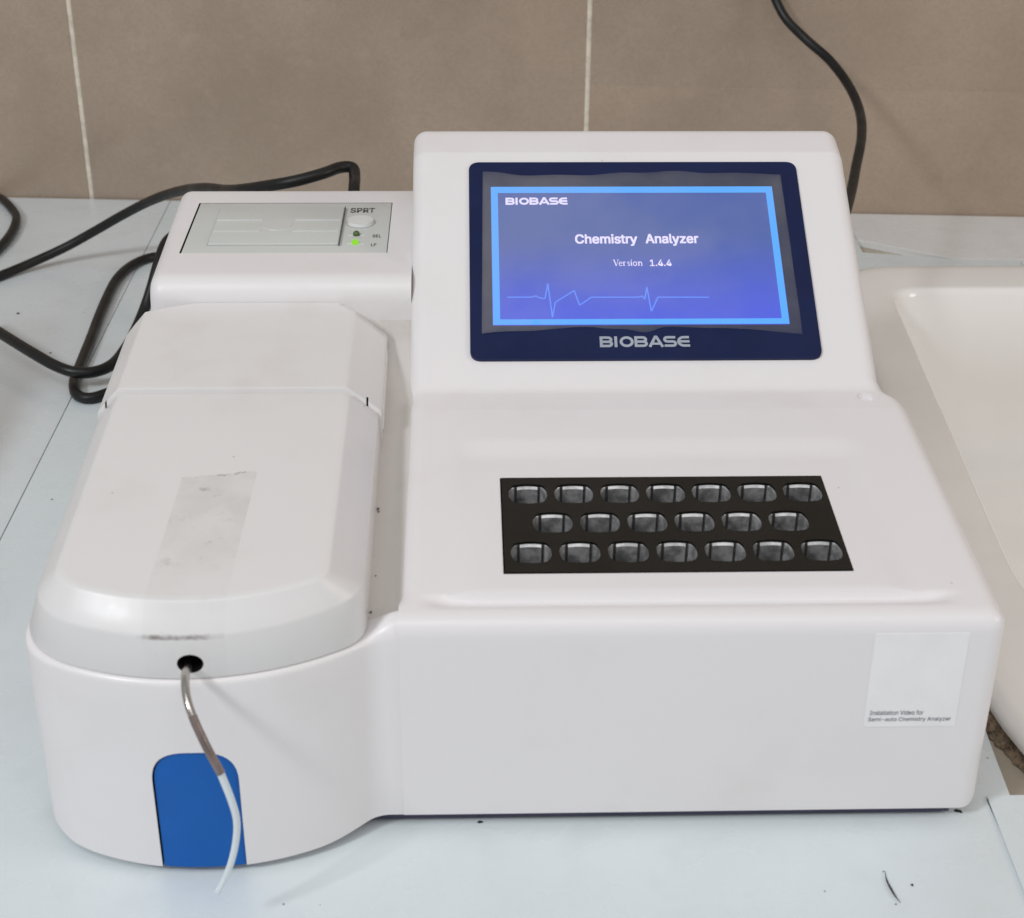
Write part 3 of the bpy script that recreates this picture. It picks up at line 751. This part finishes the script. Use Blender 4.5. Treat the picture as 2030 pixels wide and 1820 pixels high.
# printer housing behind the lid
PN = Vector((0, -.035, 1)).normalized(); PV = Vector((0, 1, .035)).normalized()
zp = lambda y: .1672+.035*(y-.25)
pprof = fillet2([(.2310, .095, 0), (.2318, zp(.232)+.0004, .013), (.3715, zp(.371), .008), (.376, .095, 0)], 10)
dn = []
for i, p in enumerate(pprof):
    q = pprof[(i+1) % len(pprof)]; n = max(1, int((q-p).length/.006)); dn += [p.lerp(q, k/n) for k in range(n)]
nn = []
for i in range(len(dn)):
    d = (dn[(i+1) % len(dn)]-dn[i-1]).normalized(); nn.append(Vector((-d.y, d.x)))
if nn[2].dot(dn[2]-Vector((.30, .13))) < 0: nn = [-q for q in nn]
rs2 = .0075; V = []; cols2 = [('L', 90*k/14) for k in range(15)] + [('M', k/24) for k in range(1, 24)] + [('R', 90-90*k/6) for k in range(7)]
for i, p in enumerate(dn):
    dl = -.1698 - .0035*max(0, min(1, (p.x-.232)/.14)) - .002*max(0, (.165-p.y)/.07); xr = -.0329
    for kd, s in cols2:
        if kd == 'M': x, off = dl+rs2+(xr-dl-2*rs2)*s, 0
        elif kd == 'L': a = R(s); x, off = dl+rs2*(1-math.cos(a)), rs2*(1-math.sin(a))
        else: a = R(s); x, off = xr-rs2*(1-math.cos(a)), 0
        V.append((x, p.x-nn[i].x*off, max(.095, p.y-nn[i].y*off)))
nC2 = len(cols2); F = []
for i in range(len(dn)):
    j = (i+1) % len(dn)
    for c in range(nC2-1): F.append((i*nC2+c, i*nC2+c+1, j*nC2+c+1, j*nC2+c))
F += [tuple(i*nC2 for i in range(len(dn))), tuple(i*nC2+nC2-1 for i in range(len(dn)))]
ph = mesh("printer_housing", V, F, an, WHITE, True)
QF = (Vector((-.1580, .2702, zp(.2702))), Vector((1, 0, 0)), PV, PN)      # front-left corner of the printer panel
QW, QD = .1110, .0756
apply_bool(ph, [frame_box("c", QF, -.0008, QW+.0003, -.0004, QD+.0004, -.006, .02, None, BLACKCAV)])
ph.data.set_sharp_from_angle(angle=R(40))
pp = frame_box("printer_panel", QF, 0, QW, 0, QD, -.005, .0002, an, PRN, .0006)
cov = frame_box("paper_cover", QF, .0130, .0842, .0106, .0655, .0, .0013, pp, PRN, .0004)
frame_box("cover_gap", QF, .0125, .0846, .0101, .0660, .0, .00035, pp, PRD, 0)
def pbox(name, u0, u1, v0, v1, w1, m, bev=.0003): return frame_box(name, QF, u0, u1, v0, v1, 0, w1, pp, m, bev)
pbox("cover_slot", .0843, .0848, .0095, .0660, .0016, INK, 0)
for vv in (.0280, .0448):
    for u0, u1 in ((.0135, .0395), (.0575, .0838)): pbox("cover_rib", u0, u1, vv, vv+.0009, .0019, PRN)
def disc(name, u, v, r, h, m, parent, e=1.0, dome=0, w0=0.0):
    bm = bmesh.new(); bmesh.ops.create_cone(bm, cap_ends=True, segments=32, radius1=r, radius2=r*.9, depth=h)
    if dome:
        bm.free(); bm = bmesh.new(); bmesh.ops.create_uvsphere(bm, u_segments=20, v_segments=12, radius=r); bm.transform(Matrix.Diagonal((1, 1, dome, 1)))
    else: bm.transform(Matrix.Translation((0, 0, h/2)))
    bm.transform(Matrix.Diagonal((e, 1, 1, 1)))
    Q = Matrix((QF[1], QF[2], QF[3])).transposed().to_4x4(); Q.translation = QF[0]+QF[1]*u+QF[2]*v+QF[3]*w0
    bm.transform(Q); me = bpy.data.meshes.new(name); bm.to_mesh(me); bm.free()
    me.polygons.foreach_set("use_smooth", [True]*len(me.polygons)); me.set_sharp_from_angle(angle=R(40))
    return link(name, me, parent, m)
disc("thumb_grip", .0482, .0384, .0098, .0010, PRD, pp, 1.0); disc("thumb_grip_face", .0482, .0384, .0092, .0016, PRN, pp, 1.0)
disc("button_ring", .0945, .0435, .0088, .0006, PRD, pp); disc("feed_button", .0945, .0435, .0079, .0022, PRB, pp)
for vv, m, nm in ((.0254, LEDOFF, "indicator_light"), (.0130, LEDON, "indicator_light")):
    pbox("light_recess", .0850+.0036, .0850+.0128, vv-.0007, vv+.0007, .0003, PRB, .0001)
    l_ = disc(nm, .0932, vv, .0020, .002, m, pp, 1, 1.1, .0006)
    l_["label"] = "lit bright green indicator" if m is LEDON else "unlit dark green indicator"
V, F = text2d("SPRT", .03); place2d("printed_name", V, F, QF, .0876, .0595, .1016, .0668, pp, INK, .00035)
V, F = text2d("SEL", .01); place2d("printed_name", V, F, QF, .1022, .0218, .1070, .0258, pp, INK, .00035)
V, F = text2d("LF", .01); place2d("printed_name", V, F, QF, .1020, .0090, .1048, .0128, pp, INK, .00035)

# needle and tubing hanging from the lid's mouth
NP = [(-.1150, -.015, .1045), (-.1142, -.0275, .1075), (-.1140, -.036, .1080), (-.1123, -.0445, .1043), (-.1091, -.0505, .0982), (-.1045, -.0548, .0886), (-.0997, -.057, .0779)]
C = catmull(NP, 10); acc = [0]
for p, q in zip(C, C[1:]): acc.append(acc[-1]+(q-p).length)
ns_ = next(i for i, d in enumerate(acc) if d > .60*acc[-1])
tube("sipper_needle", C[:ns_+1], .0017, an, STEEL, 1, 14)
tube("needle_sleeve", C[ns_:], .00175, an, SLEEVE, 1, 14)
tube("sample_tubing", [(-.1000, -.0569, .0786), (-.0966, -.058, .0658), (-.0952, -.0582, .0558), (-.0961, -.0585, .046), (-.0986, -.0597, .0357), (-.1024, -.0605, .0262), (-.1050, -.0610, .0215)], .0014, an, TUBE, 8, 14, lambda t: .00155-.0003*t)

# sticker on the front (two printed lines only), base plate, feet
stk = box("sticker", (.1648, -.00022, .0529), (.2042, .0006, .1008), an, STICK); 
FF_ = (Vector((0, -.0003, 0)), Vector((1, 0, 0)), Vector((0, 0, 1)), Vector((0, -1, 0)))
V, F = text2d("Installation Video for"); place2d("sticker_lettering", V, F, FF_, .1668, .0592, .1897, .0616, stk, INKB, .00005)
V, F = text2d("Semi-auto Chemistry Analyzer"); place2d("sticker_lettering", V, F, FF_, .1664, .0554, .2020, .0580, stk, INKB, .00005)
bpl = [(-.036, .0052), (.2100, .0052), (.2040, .165), (.2010, .20), (.2010, .345), (-.156, .345), (-.156, .215), (-.175, .20), (-.175, .15), (-.180, .14), (-.180, .03)] + [(x, arc_y(x, -.0200)) for x in (-.168, -.16, -.14, -.1172, -.095, -.075, -.058, -.048)]
slab("base_plate", bpl, .0016, .0062, an, [BASEP])
for x, y in ((-.16, .02), (.19, .03), (-.16, .32), (.19, .32)):
    bm = bmesh.new(); bmesh.ops.create_cone(bm, cap_ends=True, segments=20, radius1=.007, radius2=.0075, depth=.0022, matrix=Matrix.Translation((x, y, .0011)))
    me = bpy.data.meshes.new("foot"); bm.to_mesh(me); bm.free(); link("foot", me, an, CABLE)

# ------------------------------------------------------------------ cables
RC = .0038
A = [(-.3944, .6346, .0038), (-.3777, .6616, .0038), (-.3581, .682, .0067), (-.3314, .695, .0157), (-.3052, .695, .03), (-.2812, .685, .0458), (-.2558, .665, .0635), (-.2335, .635, .08), (-.2096, .59, .0988), (-.1863, .54, .1162), (-.1678, .5, .1279), (-.1515, .47, .1381), (-.1289, .45, .1476), (-.1119, .445, .1523), (-.096, .45, .1553), (-.0853, .46, .1562), (-.0775, .461, .1554), (-.0757, .45, .1520), (-.0753, .43, .1470), (-.0753, .40, .12), (-.0753, .379, .09)]
tag(tube("black_cable", A, RC, None, CABLE, 8, 12), "black cable running up from the left edge and arching behind the printer housing", "cable", "black cables left of the analyzer")
E_ = [(-.52, .93, .004), (-.4522, .8814, .004)][1:] + [(-.4274, .8566, .004), (-.4104, .8284, .004), (-.3990, .8012, .004), (-.3939, .7621, .004), (-.3955, .7213, .004), (-.4050, .6691, .004), (-.43, .61, .004)]
E_ = [(x, y, RC) for x, y, z in E_]
tag(tube("black_cable", E_, RC, None, CABLE, 8, 12), "short curve of black cable at the far left edge of the worktop near the wall", "cable", "black cables left of the analyzer")
Cc_ = [(-.3674, .5439, .02), (-.3363, .5082, .02), (-.3084, .4797, .018), (-.2868, .46, .016), (-.2718, .4534, .014), (-.2592, .4576, .0125), (-.2497, .4709, .0125), (-.2440, .4918, .016), (-.2400, .5117, .022), (-.2355, .5280, .032), (-.2307, .5363, .045), (-.2268, .5475, .058), (-.2220, .5679, .068), (-.205, .59, .070), (-.175, .575, .064), (-.145, .52, .060), (-.125, .44, .058), (-.118, .376, .058)]
tag(tube("black_cable", Cc_, RC+.0002, None, CABLE, 8, 12), "black cable sagging in from the left edge and rising close along the machine's side", "cable", "black cables left of the analyzer")
D_ = [(.06, .60, RC), (-.02, .64, RC), (-.10, .685, RC), (-.18, .705, RC), (-.2250, .7060, RC), (-.2450, .7052, RC), (-.2637, .7030, RC), (-.2767, .685, RC), (-.2833, .6514, RC), (-.2829, .5986, RC), (-.2795, .5354, RC), (-.2768, .4800, RC), (-.2748, .4569, RC), (-.2690, .4391, RC), (-.2589, .4335, RC), (-.2470, .4428, RC), (-.2330, .456, RC), (-.215, .472, .006), (-.190, .478, .014), (-.165, .455, .028), (-.150, .41, .038), (-.146, .376, .040)]
tag(tube("black_cable", D_, RC, None, CABLE, 8, 12), "loop of black cable on the worktop passing under another cable beside the machine", "cable", "black cables left of the analyzer")
F_ = [(.215, .822, .60), (.222, .822, .42), (.232, .82, .29), (.2450, .815, .235), (.2515, .815, .2066), (.2575, .81, .191), (.2664, .80, .1765), (.2828, .79, .162), (.2991, .77, .15), (.3098, .74, .1367), (.3109, .70, .1269), (.3020, .65, .1209), (.2876, .60, .1125), (.2729, .55, .1057), (.2555, .50, .1005), (.23, .45, .09), (.20, .40, .08), (.18, .352, .075)]
tag(tube("power_cord", F_, RC, None, CABLE, 8, 14), "thick black cord hanging down in front of the tiled wall behind the screen", "cable")
